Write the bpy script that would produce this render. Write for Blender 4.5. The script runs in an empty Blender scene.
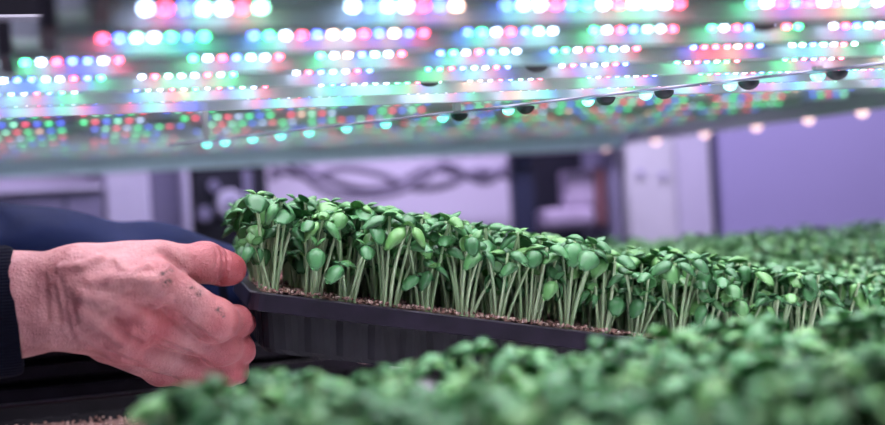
import bpy, bmesh, math, random
import numpy as np
from mathutils import Matrix, Vector, Euler

random.seed(7)
RNG = np.random.default_rng(11)
PI = math.pi
scene = bpy.context.scene
COL = scene.collection

# ------------------------------------------------------------------ camera frame
PSI, PITCH, ROLL = math.radians(18), math.radians(0.58), math.radians(3.5)
FPX = 885 * 50 / 36.0
EYE = Vector((-0.161, -0.999, 1.197))
FWD = Vector((math.sin(PSI) * math.cos(PITCH), math.cos(PSI) * math.cos(PITCH), -math.sin(PITCH)))
R0 = Vector((math.cos(PSI), -math.sin(PSI), 0))
U0 = R0.cross(FWD)
RIGHT = math.cos(ROLL) * R0 - math.sin(ROLL) * U0
UP = math.sin(ROLL) * R0 + math.cos(ROLL) * U0


def at(px, py, d):
    """world point seen at a pixel of the photograph, d metres in front of the lens"""
    return EYE + d * (FWD + RIGHT * ((px - 442.5) / FPX) - UP * ((py - 212.5) / FPX))


def on_plane(px, py, y):
    r = FWD + RIGHT * ((px - 442.5) / FPX) - UP * ((py - 212.5) / FPX)
    return EYE + r * ((y - EYE.y) / r.y)


cam_d = bpy.data.cameras.new('camera')
cam = bpy.data.objects.new('camera', cam_d)
COL.objects.link(cam)
M = Matrix.Identity(4)
for i in range(3):
    M[i][0], M[i][1], M[i][2], M[i][3] = RIGHT[i], UP[i], -FWD[i], EYE[i]
cam.matrix_world = M
cam_d.lens = 50
cam_d.sensor_width = 36
cam_d.clip_start = 0.02
cam_d.dof.use_dof = True
cam_d.dof.focus_distance = 1.03
cam_d.dof.aperture_fstop = 2.95
scene.camera = cam

# ------------------------------------------------------------------ materials


def new_mat(name):
    m = bpy.data.materials.new(name)
    m.use_nodes = True
    nt = m.node_tree
    return m, nt, nt.nodes['Principled BSDF']


def link(nt, a, b):
    nt.links.new(a, b)


def noise(nt, scale, detail=3, coord='Object', rough=0.55):
    tc = nt.nodes.new('ShaderNodeTexCoord')
    n = nt.nodes.new('ShaderNodeTexNoise')
    n.inputs['Scale'].default_value = scale
    n.inputs['Detail'].default_value = detail
    n.inputs['Roughness'].default_value = rough
    link(nt, tc.outputs[coord], n.inputs['Vector'])
    return n


def ramp(nt, fac, stops):
    r = nt.nodes.new('ShaderNodeValToRGB')
    el = r.color_ramp.elements
    while len(el) > len(stops):
        el.remove(el[-1])
    while len(el) < len(stops):
        el.new(1)
    for e, (p, c) in zip(el, stops):
        e.position = p
        e.color = (*c, 1)
    link(nt, fac, r.inputs['Fac'])
    return r


def bump(nt, b, height, strength, dist=0.001):
    n = nt.nodes.new('ShaderNodeBump')
    n.inputs['Strength'].default_value = strength
    n.inputs['Distance'].default_value = dist
    link(nt, height, n.inputs['Height'])
    link(nt, n.outputs['Normal'], b.inputs['Normal'])
    return n


def simple(name, col, rough=0.5, metal=0.0, var=0.12, scale=8, bumps=0.0, bscale=80, spec=0.5):
    m, nt, b = new_mat(name)
    n = noise(nt, scale)
    lo = tuple(max(0, c * (1 - var)) for c in col)
    hi = tuple(min(1, c * (1 + var)) for c in col)
    r = ramp(nt, n.outputs['Fac'], [(0.3, lo), (0.7, hi)])
    link(nt, r.outputs['Color'], b.inputs['Base Color'])
    b.inputs['Roughness'].default_value = rough
    b.inputs['Metallic'].default_value = metal
    b.inputs['Specular IOR Level'].default_value = spec
    if bumps:
        n2 = noise(nt, bscale)
        bump(nt, b, n2.outputs['Fac'], bumps)
    return m


def leaf_mat(name, a, bcol, c):
    m, nt, b = new_mat(name)
    geo = nt.nodes.new('ShaderNodeNewGeometry')
    oi = nt.nodes.new('ShaderNodeObjectInfo')
    add = nt.nodes.new('ShaderNodeMath'); add.operation = 'ADD'
    link(nt, geo.outputs['Random Per Island'], add.inputs[0])
    link(nt, oi.outputs['Random'], add.inputs[1])
    fr = nt.nodes.new('ShaderNodeMath'); fr.operation = 'FRACT'
    link(nt, add.outputs[0], fr.inputs[0])
    r = ramp(nt, fr.outputs[0], [(0.0, a), (0.55, bcol), (1.0, c)])
    n = noise(nt, 260, 4)
    mix = nt.nodes.new('ShaderNodeMix'); mix.data_type = 'RGBA'; mix.blend_type = 'OVERLAY'
    mix.inputs['Factor'].default_value = 0.2
    link(nt, r.outputs['Color'], mix.inputs[6])
    link(nt, n.outputs['Fac'], mix.inputs[7])
    link(nt, mix.outputs[2], b.inputs['Base Color'])
    b.inputs['Roughness'].default_value = 0.36
    b.inputs['Specular IOR Level'].default_value = 0.65
    bump(nt, b, n.outputs['Fac'], 0.25, 0.0006)
    tr = nt.nodes.new('ShaderNodeBsdfTranslucent')
    link(nt, r.outputs['Color'], tr.inputs['Color'])
    ms = nt.nodes.new('ShaderNodeMixShader')
    ms.inputs[0].default_value = 0.22
    link(nt, b.outputs[0], ms.inputs[1])
    link(nt, tr.outputs[0], ms.inputs[2])
    link(nt, ms.outputs[0], nt.nodes['Material Output'].inputs['Surface'])
    return m


MAT = {}
MAT['leaf'] = leaf_mat('cotyledon_green', (0.055, 0.200, 0.070), (0.095, 0.31, 0.11), (0.18, 0.43, 0.12))
MAT['stem'] = leaf_mat('stem_pale_green', (0.36, 0.53, 0.28), (0.46, 0.62, 0.36), (0.54, 0.68, 0.42))
MAT['tray'] = simple('black_plastic', (0.008, 0.008, 0.011), 0.42, var=0.3, scale=30, bumps=0.25, bscale=160, spec=0.14)
MAT['rim'] = simple('glossy_black_plastic', (0.012, 0.009, 0.017), 0.35, var=0.4, scale=40, bumps=0.3, bscale=120, spec=0.32)
MAT['white'] = simple('white_powder_coat', (0.72, 0.72, 0.75), 0.35, var=0.05)
MAT['deck'] = simple('white_shelf_underside', (0.62, 0.64, 0.67), 0.28, metal=0.3, var=0.06)
MAT['beam'] = simple('grey_beam_paint', (0.50, 0.72, 0.76), 0.4, var=0.05)
MAT['alu'] = simple('glossy_white_reflector', (0.52, 0.63, 0.60), 0.22, metal=0.8, var=0.06, scale=40, spec=0.8)
MAT['fin'] = simple('satin_grey_fin', (0.56, 0.63, 0.62), 0.3, var=0.05, spec=0.5)
MAT['wall'] = simple('wall_paint', (0.64, 0.60, 0.70), 0.6, var=0.04, scale=2)
MAT['ceil'] = simple('ceiling_paint', (0.05, 0.05, 0.06), 0.8)
MAT['floor'] = simple('concrete_floor', (0.12, 0.12, 0.13), 0.6, var=0.2, scale=3)
MAT['panel'] = simple('lavender_panel', (0.40, 0.37, 0.60), 0.5, var=0.03, scale=2)
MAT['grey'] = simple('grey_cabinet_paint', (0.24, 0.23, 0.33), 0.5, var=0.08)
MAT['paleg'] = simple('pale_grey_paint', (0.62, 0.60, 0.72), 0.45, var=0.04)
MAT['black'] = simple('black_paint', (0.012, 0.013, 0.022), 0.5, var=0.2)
MAT['navyp'] = simple('dark_navy_paint', (0.022, 0.028, 0.06), 0.5, var=0.2)
MAT['rubber'] = simple('dark_hose_rubber', (0.16, 0.14, 0.20), 0.5, var=0.2)
MAT['brown'] = simple('reddish_brown_box', (0.22, 0.10, 0.11), 0.6, var=0.2)
MAT['paledirt'] = simple('pale_sack_paper', (0.50, 0.42, 0.55), 0.7, var=0.12, scale=14)
MAT['steel'] = simple('galvanised_steel', (0.5, 0.5, 0.52), 0.35, metal=0.8)
MAT['trouser'] = simple('black_trouser_cloth', (0.012, 0.012, 0.018), 0.85, var=0.2, bumps=0.3, bscale=400)
MAT['hair'] = simple('brown_hair', (0.06, 0.035, 0.02), 0.55, var=0.4, scale=60)
MAT['eye'] = simple('eye_white', (0.75, 0.72, 0.7), 0.2, var=0.02)
MAT['shoe'] = simple('black_rubber_boot', (0.015, 0.015, 0.016), 0.4)


def cloth_mat(name, col, rib=False):
    m, nt, b = new_mat(name)
    n = noise(nt, 9, 4)
    r = ramp(nt, n.outputs['Fac'], [(0.3, tuple(c * .75 for c in col)), (0.7, tuple(c * 1.25 for c in col))])
    link(nt, r.outputs['Color'], b.inputs['Base Color'])
    b.inputs['Roughness'].default_value = 0.8
    b.inputs['Sheen Weight'].default_value = 0.0
    b.inputs['Specular IOR Level'].default_value = 0.05 if rib else 0.15
    b.inputs['Sheen Roughness'].default_value = 0.5
    tc = nt.nodes.new('ShaderNodeTexCoord')
    w = nt.nodes.new('ShaderNodeTexWave')
    w.inputs['Scale'].default_value = 130 if rib else 420
    w.inputs['Distortion'].default_value = 0.4
    w.bands_direction = 'Z'
    link(nt, tc.outputs['Object'], w.inputs['Vector'])
    bump(nt, b, w.outputs['Fac'], 0.6 if rib else 0.25, 0.0012)
    return m


MAT['jacket'] = cloth_mat('navy_jacket_cloth', (0.0028, 0.0085, 0.042))
MAT['cuff'] = cloth_mat('dark_navy_ribbed_cuff', (0.003, 0.0035, 0.009), True)


def soil_mat(name, a, b_, c):
    m, nt, b = new_mat(name)
    geo = nt.nodes.new('ShaderNodeNewGeometry')
    n = noise(nt, 140, 5)
    add = nt.nodes.new('ShaderNodeMath'); add.operation = 'ADD'
    sc = nt.nodes.new('ShaderNodeMath'); sc.operation = 'MULTIPLY'; sc.inputs[1].default_value = 0.6
    link(nt, geo.outputs['Random Per Island'], sc.inputs[0])
    sc2 = nt.nodes.new('ShaderNodeMath'); sc2.operation = 'MULTIPLY'; sc2.inputs[1].default_value = 0.5
    link(nt, n.outputs['Fac'], sc2.inputs[0])
    link(nt, sc.outputs[0], add.inputs[0]); link(nt, sc2.outputs[0], add.inputs[1])
    r = ramp(nt, add.outputs[0], [(0.15, a), (0.5, b_), (0.85, c)])
    link(nt, r.outputs['Color'], b.inputs['Base Color'])
    b.inputs['Roughness'].default_value = 0.9
    bump(nt, b, n.outputs['Fac'], 0.8, 0.002)
    return m


MAT['soil'] = soil_mat('damp_growing_mix', (0.03, 0.016, 0.014), (0.10, 0.05, 0.04), (0.45, 0.30, 0.26))
MAT['husk'] = soil_mat('pale_seed_husk', (0.10, 0.05, 0.04), (0.35, 0.20, 0.16), (0.70, 0.52, 0.46))


def skin_mat():
    m, nt, b = new_mat('ruddy_skin')
    n1 = noise(nt, 45, 5, rough=0.65)
    at_r = nt.nodes.new('ShaderNodeAttribute'); at_r.attribute_name = 'ruddy'
    at_d = nt.nodes.new('ShaderNodeAttribute'); at_d.attribute_name = 'dirt'
    base = ramp(nt, n1.outputs['Fac'], [(0.3, (0.28, 0.095, 0.098)), (0.7, (0.47, 0.225, 0.215))])
    m1 = nt.nodes.new('ShaderNodeMix'); m1.data_type = 'RGBA'
    link(nt, at_r.outputs['Fac'], m1.inputs['Factor'])
    link(nt, base.outputs['Color'], m1.inputs[6])
    m1.inputs[7].default_value = (0.32, 0.032, 0.042, 1)
    n2 = noise(nt, 500, 4)
    mm = nt.nodes.new('ShaderNodeMath'); mm.operation = 'MULTIPLY'
    rr = ramp(nt, n2.outputs['Fac'], [(0.42, (0, 0, 0)), (0.55, (1, 1, 1))])
    link(nt, at_d.outputs['Fac'], mm.inputs[0]); link(nt, rr.outputs['Color'], mm.inputs[1])
    m2 = nt.nodes.new('ShaderNodeMix'); m2.data_type = 'RGBA'
    link(nt, mm.outputs[0], m2.inputs['Factor'])
    link(nt, m1.outputs[2], m2.inputs[6])
    m2.inputs[7].default_value = (0.03, 0.015, 0.012, 1)
    link(nt, m2.outputs[2], b.inputs['Base Color'])
    b.inputs['Roughness'].default_value = 0.45
    b.inputs['Subsurface Weight'].default_value = 0.12
    b.inputs['Subsurface Radius'].default_value = (1.0, 0.35, 0.2)
    b.inputs['Subsurface Scale'].default_value = 0.006
    tc = nt.nodes.new('ShaderNodeTexCoord')
    v = nt.nodes.new('ShaderNodeTexVoronoi'); v.inputs['Scale'].default_value = 420
    v.feature = 'DISTANCE_TO_EDGE'
    link(nt, tc.outputs['Object'], v.inputs['Vector'])
    n3 = noise(nt, 130, 5, rough=0.7)
    ad = nt.nodes.new('ShaderNodeMath'); ad.operation = 'MULTIPLY_ADD'
    link(nt, v.outputs['Distance'], ad.inputs[0]); ad.inputs[1].default_value = 0.5
    link(nt, n3.outputs['Fac'], ad.inputs[2])
    bump(nt, b, ad.outputs[0], 0.9, 0.0022)
    return m


MAT['skin'] = skin_mat()


def emit(name, col, strength):
    m, nt, b = new_mat(name)
    b.inputs['Base Color'].default_value = (0.8, 0.8, 0.8, 1)
    b.inputs['Roughness'].default_value = 0.3
    b.inputs['Emission Color'].default_value = (*col, 1)
    b.inputs['Emission Strength'].default_value = strength
    return m


LEDC = {'green': (0.05, 1.0, 0.32), 'white': (0.50, 0.66, 1.0), 'red': (1.0, 0.05, 0.12),
        'blue': (0.06, 0.12, 1.0), 'mint': (0.32, 1.0, 0.62), 'amber': (1.0, 0.55, 0.42)}
LEDM = {k: emit('led_' + k, c, 40.0) for k, c in LEDC.items()}
LEDF = {k: emit('dim_led_' + k, c, 2.6) for k, c in LEDC.items()}
MAT['turq'] = emit('turquoise_marker_lamp', (0.10, 0.95, 0.75), 2.3)
MAT['warm'] = emit('warm_marker_lamp', (1.0, 0.62, 0.62), 2.0)

# ------------------------------------------------------------------ object helpers


def tag(o, label=None, cat=None, group=None, kind=None):
    if label: o['label'] = label
    if cat: o['category'] = cat
    if group: o['group'] = group
    if kind: o['kind'] = kind
    return o


def empty(name, loc=(0, 0, 0), rz=0, mw=None):
    o = bpy.data.objects.new(name, None)
    o.empty_display_size = 0.03
    COL.objects.link(o)
    if mw is not None:
        o.matrix_world = mw
    else:
        o.location = loc
        o.rotation_euler = (0, 0, rz)
    return o


def link_mesh(name, me, parent=None):
    o = bpy.data.objects.new(name, me)
    COL.objects.link(o)
    if parent is not None:
        o.parent = parent
    return o


def mesh_np(name, V, Q, mats, mi=None, smooth=True):
    """V n x 3, Q m x 4 (quads) or m x 3"""
    V = np.asarray(V, dtype=np.float32); Q = np.asarray(Q, dtype=np.int32)
    me = bpy.data.meshes.new(name)
    k = Q.shape[1]
    me.vertices.add(len(V)); me.vertices.foreach_set('co', V.ravel())
    me.loops.add(Q.size); me.loops.foreach_set('vertex_index', Q.ravel())
    me.polygons.add(len(Q))
    me.polygons.foreach_set('loop_start', np.arange(0, Q.size, k, dtype=np.int32))
    for m in mats: me.materials.append(m)
    if mi is not None: me.polygons.foreach_set('material_index', np.asarray(mi, dtype=np.int32))
    me.polygons.foreach_set('use_smooth', np.full(len(Q), smooth))
    me.update(calc_edges=True)
    me.validate()
    return me


def bm_obj(name, bm, mat, parent=None, smooth=False, bevel=0.0):
    if bevel:
        bmesh.ops.bevel(bm, geom=[e for e in bm.edges if e.calc_face_angle(0) > 0.6], offset=bevel, segments=2, affect='EDGES', profile=0.6)
    bmesh.ops.recalc_face_normals(bm, faces=bm.faces)
    me = bpy.data.meshes.new(name)
    bm.to_mesh(me); bm.free()
    me.materials.append(mat)
    for p in me.polygons: p.use_smooth = smooth
    return link_mesh(name, me, parent)


def add_box(bm, c, s, rot=None):
    r = bmesh.ops.create_cube(bm, size=1)
    m = Matrix.Translation(c) @ (rot.to_4x4() if rot else Matrix.Identity(4)) @ Matrix.Diagonal((*s, 1))
    bmesh.ops.transform(bm, matrix=m, verts=r['verts'])


def box(name, lo, hi, mat, parent=None, bevel=0.0):
    bm = bmesh.new()
    lo, hi = Vector(lo), Vector(hi)
    add_box(bm, (lo + hi) / 2, hi - lo)
    return bm_obj(name, bm, mat, parent, bevel=bevel)


def tube_np(pts, radii, seg=8, cap=True):
    pts = [Vector(p) for p in pts]
    V, Q = [], []
    n = len(pts)
    prev = None
    for i, p in enumerate(pts):
        t = (pts[min(i + 1, n - 1)] - pts[max(i - 1, 0)]).normalized()
        a = Vector((1, 0, 0)) if abs(t.x) < 0.9 else Vector((0, 1, 0))
        if prev is not None: a = prev
        x = (a - t * a.dot(t)).normalized()
        y = t.cross(x)
        prev = x
        for k in range(seg):
            an = 2 * PI * k / seg
            V.append(p + (x * math.cos(an) + y * math.sin(an)) * radii[i])
    for i in range(n - 1):
        for k in range(seg):
            k2 = (k + 1) % seg
            Q.append((i * seg + k, i * seg + k2, (i + 1) * seg + k2, (i + 1) * seg + k))
    if cap:
        for (i, rev) in ((0, True), (n - 1, False)):
            c = len(V); V.append(pts[i])
            for k in range(0, seg, 2):
                q = [i * seg + k, i * seg + (k + 1) % seg, i * seg + (k + 2) % seg, c]
                Q.append(tuple(reversed(q)) if rev else tuple(q))
    return np.array([tuple(v) for v in V]), np.array(Q)


# ------------------------------------------------------------------ room
bxs = dict(x0=-2.2, x1=3.4, y0=-2.2, y1=1.95, h=2.7)
B = bxs
tag(box('floor', (B['x0'], B['y0'], -.1), (B['x1'], B['y1'], 0), MAT['floor']), kind='structure')
tag(box('ceiling', (B['x0'], B['y0'], B['h']), (B['x1'], B['y1'], B['h'] + .1), MAT['ceil']), kind='structure')
tag(box('wall_back', (B['x0'], B['y1'], 0), (B['x1'], B['y1'] + .1, B['h']), MAT['wall']), kind='structure')
tag(box('wall_front', (B['x0'], B['y0'] - .1, 0), (B['x1'], B['y0'], B['h']), MAT['wall']), kind='structure')
tag(box('wall_left', (B['x0'] - .1, B['y0'], 0), (B['x0'], B['y1'], B['h']), MAT['wall']), kind='structure')
tag(box('wall_right', (B['x1'], B['y0'], 0), (B['x1'] + .1, B['y1'], B['h']), MAT['wall']), kind='structure')

# ------------------------------------------------------------------ rack
SH = 0.970          # shelf surface
NEAR_Z = EYE.z + 0.093
FAR_Z = EYE.z + 0.128
rack = empty('grow_rack', (0.75, 0.45, 0))
tag(rack, 'white metal grow rack carrying the seedling trays below and the light bars above', 'rack')


def rk(o):
    o.parent = rack
    o.matrix_parent_inverse = Matrix.Translation(rack.location).inverted()
    return o


rk(box('shelf_deck', (-0.32, -0.62, SH - .02), (2.1, 1.10, SH), MAT['white'], bevel=.003))
rk(box('light_deck', (-0.15, -0.66, FAR_Z + .0308), (1.07, 0.06, FAR_Z + .045), MAT['deck'], bevel=.003))
rk(box('light_deck', (-0.265, 0.06, FAR_Z + .0308), (1.07, 1.46, FAR_Z + .045), MAT['deck'], bevel=.003))
rk(box('far_beam', (-0.40, 1.462, EYE.z + 0.092), (1.07, 1.50, EYE.z + 0.173), MAT['beam'], bevel=.004))
rk(box('dark_backing', (-0.255, 0.075, FAR_Z + .0455), (1.06, 0.09, 1.98), MAT['black'], bevel=.002))  # added black board, keeps the lit wall above the deck dark
for (x, y) in ((-0.345, 1.40), (2.12, -0.64), (2.12, 1.13), (1.09, -0.68)):
    rk(box('post', (x - .02, y - .02, 0), (x + .02, y + .02, FAR_Z + .2), MAT['white'], bevel=.004))

# ------------------------------------------------------------------ grow light bars


def dome_mesh(name, rx, ry, rz, mat, seg=10, rings=4):
    V, Q = [], []
    for i in range(rings):
        a = (PI / 2) * i / rings
        for k in range(seg):
            t = 2 * PI * k / seg
            V.append((rx * math.cos(a) * math.cos(t), ry * math.cos(a) * math.sin(t), -rz * math.sin(a)))
    for i in range(rings - 1):
        for k in range(seg):
            k2 = (k + 1) % seg
            Q.append((i * seg + k, (i + 1) * seg + k, (i + 1) * seg + k2, i * seg + k2))
    c = len(V); V.append((0, 0, -rz))
    i = rings - 1
    for k in range(0, seg, 2):
        Q.append((i * seg + k, c, i * seg + (k + 2) % seg, i * seg + k + 1))
    return mesh_np(name, V, Q, [mat])


NEARD = {k: dome_mesh('led_lens', .0021, .0021, .0012, LEDM[k]) for k in LEDM}
FARD = {k: dome_mesh('led_lens', .0040, .0040, .0030, LEDF[k]) for k in LEDF}
ORD = ['first', 'second', 'third', 'fourth', 'fifth', 'sixth', 'seventh', 'eighth', 'ninth', 'tenth', 'eleventh', 'twelfth', 'thirteenth', 'fourteenth']


def bar_profile(w, h, lip):
    """cross-section (y, z): flat glossy underside at z=0 with rounded shoulders, shallow channel lips"""
    g = .006
    return [(-w / 2, h), (-w / 2, g + .002), (-w / 2 + .003, g - lip), (-w / 2 + .006, g - lip), (-w / 2 + .009, g), (-.010, g), (-.0075, 0), (.0075, 0), (.010, g),
            (w / 2 - .009, g), (w / 2 - .006, g - lip), (w / 2 - .003, g - lip), (w / 2, g + .002), (w / 2, h)]


def light_bar(y, z, x0, x1, w, h, lip, label, doms, pitch, lx0, lx1, seq, grp_n, gap_n, clip, watts=0.0):
    r = empty('grow_light_bar', ((x0 + x1) / 2, y, z))
    tag(r, label, 'grow light', 'LED light bars under the upper deck')
    L = (x1 - x0) / 2
    pr = bar_profile(w, h, lip)
    V = [(sx * L, a, b) for sx in (-1, 1) for a, b in pr]
    n = len(pr)
    bm = bmesh.new()
    vs = [bm.verts.new(v) for v in V]
    for k in range(n):
        k2 = (k + 1) % n
        bm.faces.new((vs[k], vs[k2], vs[n + k2], vs[n + k]))
    bm.faces.new(vs[:n]); bm.faces.new(vs[n:][::-1])
    bm_obj('housing', bm, MAT['alu'], r)
    bm = bmesh.new(); add_box(bm, (0, .0095, -.002), (2 * L, .003, .013))
    bm_obj('added_streak_fin', bm, MAT['fin'], r, bevel=.0008)  # added fin that catches the LED colours as streaks below the row
    for sx in (-1, 1):
        bm = bmesh.new(); add_box(bm, (sx * (L + .004), 0, h / 2 - lip / 2), (.008, w + .002, h + lip))
        bm_obj('end_cap', bm, MAT['black'], r, bevel=.001)
    for sx in (-.8, 0, .8):
        bm = bmesh.new(); add_box(bm, (sx * L, 0, (h + clip) / 2), (.02, w * .5, clip - h))
        bm_obj('mounting_clip', bm, MAT['steel'], r)
    if watts:
        for sy in (-1, 1):       # the bar's own downward beam, a narrow window either side of the LED ridge
            l = bpy.data.lights.new('lamp', 'AREA'); l.shape = 'RECTANGLE'; l.size = 2 * L - .04; l.size_y = .016
            l.energy = watts / 2; l.color = (.93, .85, 1.0); l.spread = math.radians(125)
            o = bpy.data.objects.new('lamp', l); COL.objects.link(o); o.parent = r; o.location = (0, sy * w * .27, .0052)
    x = lx0; k = 0; cnt = 0; run = 0; lim = random.choice(grp_n)
    while x < lx1 and cnt < 98:
        me = doms[seq[k % len(seq)] if random.random() < .8 else random.choice(list(doms))]
        o = link_mesh('led_lens', me, r)
        o.location = (x - (x0 + x1) / 2, random.uniform(-.0006, .0006), .0002)
        cnt += 1; k += 1; run += 1
        x += pitch
        if run >= lim:
            x += pitch * random.choice(gap_n); run = 0; lim = random.choice(grp_n); k += random.randint(0, 2)
    return r


near_y = [-.53, -.44, -.35, -.26, -.17, -.08, .01]
SEQ = ['green', 'white', 'red', 'blue', 'mint', 'white', 'red', 'blue']
for i, y in enumerate(near_y):
    d = (y + 1) / .84
    xr = .651 * d - .161
    bx0 = max(-.23, min(-.125, -.14 - .25 * (y + .44))) + .014
    light_bar(y, NEAR_Z, bx0, 1.05, .080, .018, .0012,
              'glossy aluminium grow light bar with bright coloured LEDs, %s bar from the front edge' % ORD[i], NEARD, .0086, bx0 + .006 + .008 * (i % 3), xr + .06, SEQ[i % 3:] + SEQ[:i % 3],
              (7, 8, 7, 12), (2, 4), FAR_Z + .03 - NEAR_Z, 1.2)
far_y = [.13 + .125 * i for i in range(11)]
SEQF = ['blue', 'green', 'red', 'blue', 'mint', 'red', 'white', 'green']
for i, y in enumerate(far_y):
    d = (y + 1) / .84
    xr = .651 * d - .161
    light_bar(y, FAR_Z, -.255, 1.05, .11, .020, .0016,
              'pale light bar with dim coloured LEDs, %s bar behind the bright ones' % ORD[i], FARD, .0125 + .004 * (i / 10) , -.245, min(xr + .05, 1.04), SEQF[i % 4:] + SEQF[:i % 4],
              (6, 9, 5), (1, 2, 3), .03, 1.5)

# ------------------------------------------------------------------ diagonal brace with turquoise marker lamps
pa, pb = at(820, 78, 1.10), at(200, 148, 1.62)
pa.z = pb.z = min(pa.z, pb.z)
HZ = EYE.z + .074
brace = empty('lamp_rail', ((.26), .36, HZ + .01))
tag(brace, 'slim diagonal rail under the light bars carrying a row of turquoise lamps', 'lamp rail')
pts = []
for (px, py) in ((818, 80), (735, 90), (665, 100), (605, 106), (540, 115), (480, 122), (425, 128), (375, 132), (337, 136), (297, 139), (262, 142), (232, 145), (207, 147)):
    r = FWD + RIGHT * ((px - 442.5) / FPX) - UP * ((py - 212.5) / FPX)
    pts.append(EYE + r * ((HZ - EYE.z) / r.z))
p0, p1 = pts[0], pts[-1]
dirv = (p1 - p0).normalized()


def br(o):
    o.parent = brace
    o.matrix_parent_inverse = Matrix.Translation(brace.location).inverted()
    return o


V, Q = tube_np([p0 - dirv * .06 + Vector((0, 0, .007)), p1 + dirv * .06 + Vector((0, 0, .007))], [.0012] * 2, 8)
br(link_mesh('wire_rod', mesh_np('wire_rod', V, Q, [MAT['grey']])))
for k in range(3):
    p = p0.lerp(p1, k / 2)
    br(box('mounting_clip', (p.x - .003, p.y - .003, HZ + .008), (p.x + .003, p.y + .003, NEAR_Z - .0088 if p.y < .05 else FAR_Z - .012), MAT['steel']))
lamp_me = dome_mesh('marker_lamp', .0056, .0056, .0052, MAT['turq'], 12, 5)
hole_me = dome_mesh('socket_cap', .0085, .0085, .007, MAT['black'], 12, 4)
for i, p in enumerate(pts):
    # keep them on the straight rail
    t = (p - p0).dot(dirv)
    q = p0 + dirv * t
    o = br(link_mesh('marker_lamp', lamp_me)); o.location = q + Vector((0, 0, .004))
    if i < 6:
        o = br(link_mesh('socket_cap', hole_me)); o.location = q + Vector((0.016, -.002, .006))
for (px, py) in ((765, 22), (430, 79), (537, 64)):
    r = FWD + RIGHT * ((px - 442.5) / FPX) - UP * ((py - 212.5) / FPX)
    p = EYE + r * ((NEAR_Z - EYE.z) / r.z)
    o = link_mesh('cable_gland', dome_mesh('cable_gland', .009, .009, .006, MAT['black'], 14, 4))
    o.location = (p.x, p.y, NEAR_Z)
    tag(o, {765: 'black round cable gland on the underside of the front light bars, by the top edge',
            430: 'black round cable gland under the light bars, above the wall hoses',
            537: 'black round cable gland under the light bars, above the dark alcove'}[px], 'cable gland', 'cable glands on the light bars')

# ------------------------------------------------------------------ trays


def rloop(L, W, inset, z, rad, wave=0.0, per=.0, nc=5, ns=60, nw=30):
    """rounded-rectangle loop, fixed vertex count"""
    x0, x1, y0, y1 = inset, L - inset, inset, W - inset
    out = []
    cs = [((x1 - rad, y0 + rad), -PI / 2), ((x1 - rad, y1 - rad), 0), ((x0 + rad, y1 - rad), PI / 2), ((x0 + rad, y0 + rad), PI)]

    def side(a, b, n, nrm):
        a, b = np.array(a), np.array(b)
        ln = np.linalg.norm(b - a)
        for i in range(1, n):
            p = a + (b - a) * i / n
            if wave:
                s = max(-1, min(1, 2.5 * math.sin(2 * PI * ln * i / n / per)))
                p = p + np.array(nrm) * wave * s
            out.append((p[0], p[1], z))
    corners = []
    for (c, a0) in cs:
        corners.append([(c[0] + rad * math.cos(a0 + PI / 2 * k / nc), c[1] + rad * math.sin(a0 + PI / 2 * k / nc)) for k in range(nc + 1)])
    nrm = [(1, 0), (0, 1), (-1, 0), (0, -1)]
    nn = [nw, ns, nw, ns]
    for i in range(4):
        for p in corners[i]: out.append((p[0], p[1], z))
        side(corners[i][-1], corners[(i + 1) % 4][0], nn[i], nrm[i])
    return out


def loft(loops, closed, capb=None):
    n = len(loops[0]); V = [v for l in loops for v in l]; Q = []
    m = len(loops)
    for i in range(m if closed else m - 1):
        j = (i + 1) % m
        for k in range(n):
            k2 = (k + 1) % n
            Q.append((i * n + k, i * n + k2, j * n + k2, j * n + k))
    return V, Q


def tray_meshes(L, W, H):
    ns = int(L / .006); nw = int(W / .006)
    kw = dict(ns=ns, nw=nw)
    pr = [(.0, -.001), (.0, -.015), (.0016, -.0155), (.0022, -.004), (.009, -.003), (.010, 0), (.001, 0)]
    V, Q = loft([rloop(L, W, i, z, .012, **kw) for i, z in pr], True)
    rim = mesh_np('rim', V, Q, [MAT['rim']], smooth=False)
    prb = [(.0085, -.003, 0), (.0095, -.012, 0), (.0115, -.016, .0016), (.018, -H + .004, .0016), (.021, -H, 0), (.05, -H, 0), (.05, -H + .003, 0), (.024, -H + .003, 0), (.0125, -.016, 0), (.0098, -.004, 0)]
    V, Q = loft([rloop(L, W, i, z, .014, w, .026, **kw) for i, z, w in prb], True)
    V = list(V); Q = list(Q)
    for zz in (-H, -H + .003):      # floor of the tray
        b = len(V)
        V += [(.045, .045, zz), (L - .045, .045, zz), (L - .045, W - .045, zz), (.045, W - .045, zz)]
        Q.append((b, b + 1, b + 2, b + 3) if zz > -H else (b + 3, b + 2, b + 1, b))
    body = mesh_np('tray_body', V, Q, [MAT['tray']], smooth=False)
    for me in (rim, body):
        bm = bmesh.new(); bm.from_mesh(me); bmesh.ops.recalc_face_normals(bm, faces=bm.faces); bm.to_mesh(me); bm.free()
    return rim, body


def tray(mw, L, W, H, label, group=None, meshes=None):
    r = empty('seedling_tray', mw=mw)
    tag(r, label, 'tray', group)
    rim, body = meshes or tray_meshes(L, W, H)
    link_mesh('rim', rim, r); link_mesh('tray_body', body, r)
    return r


ico = None


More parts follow.
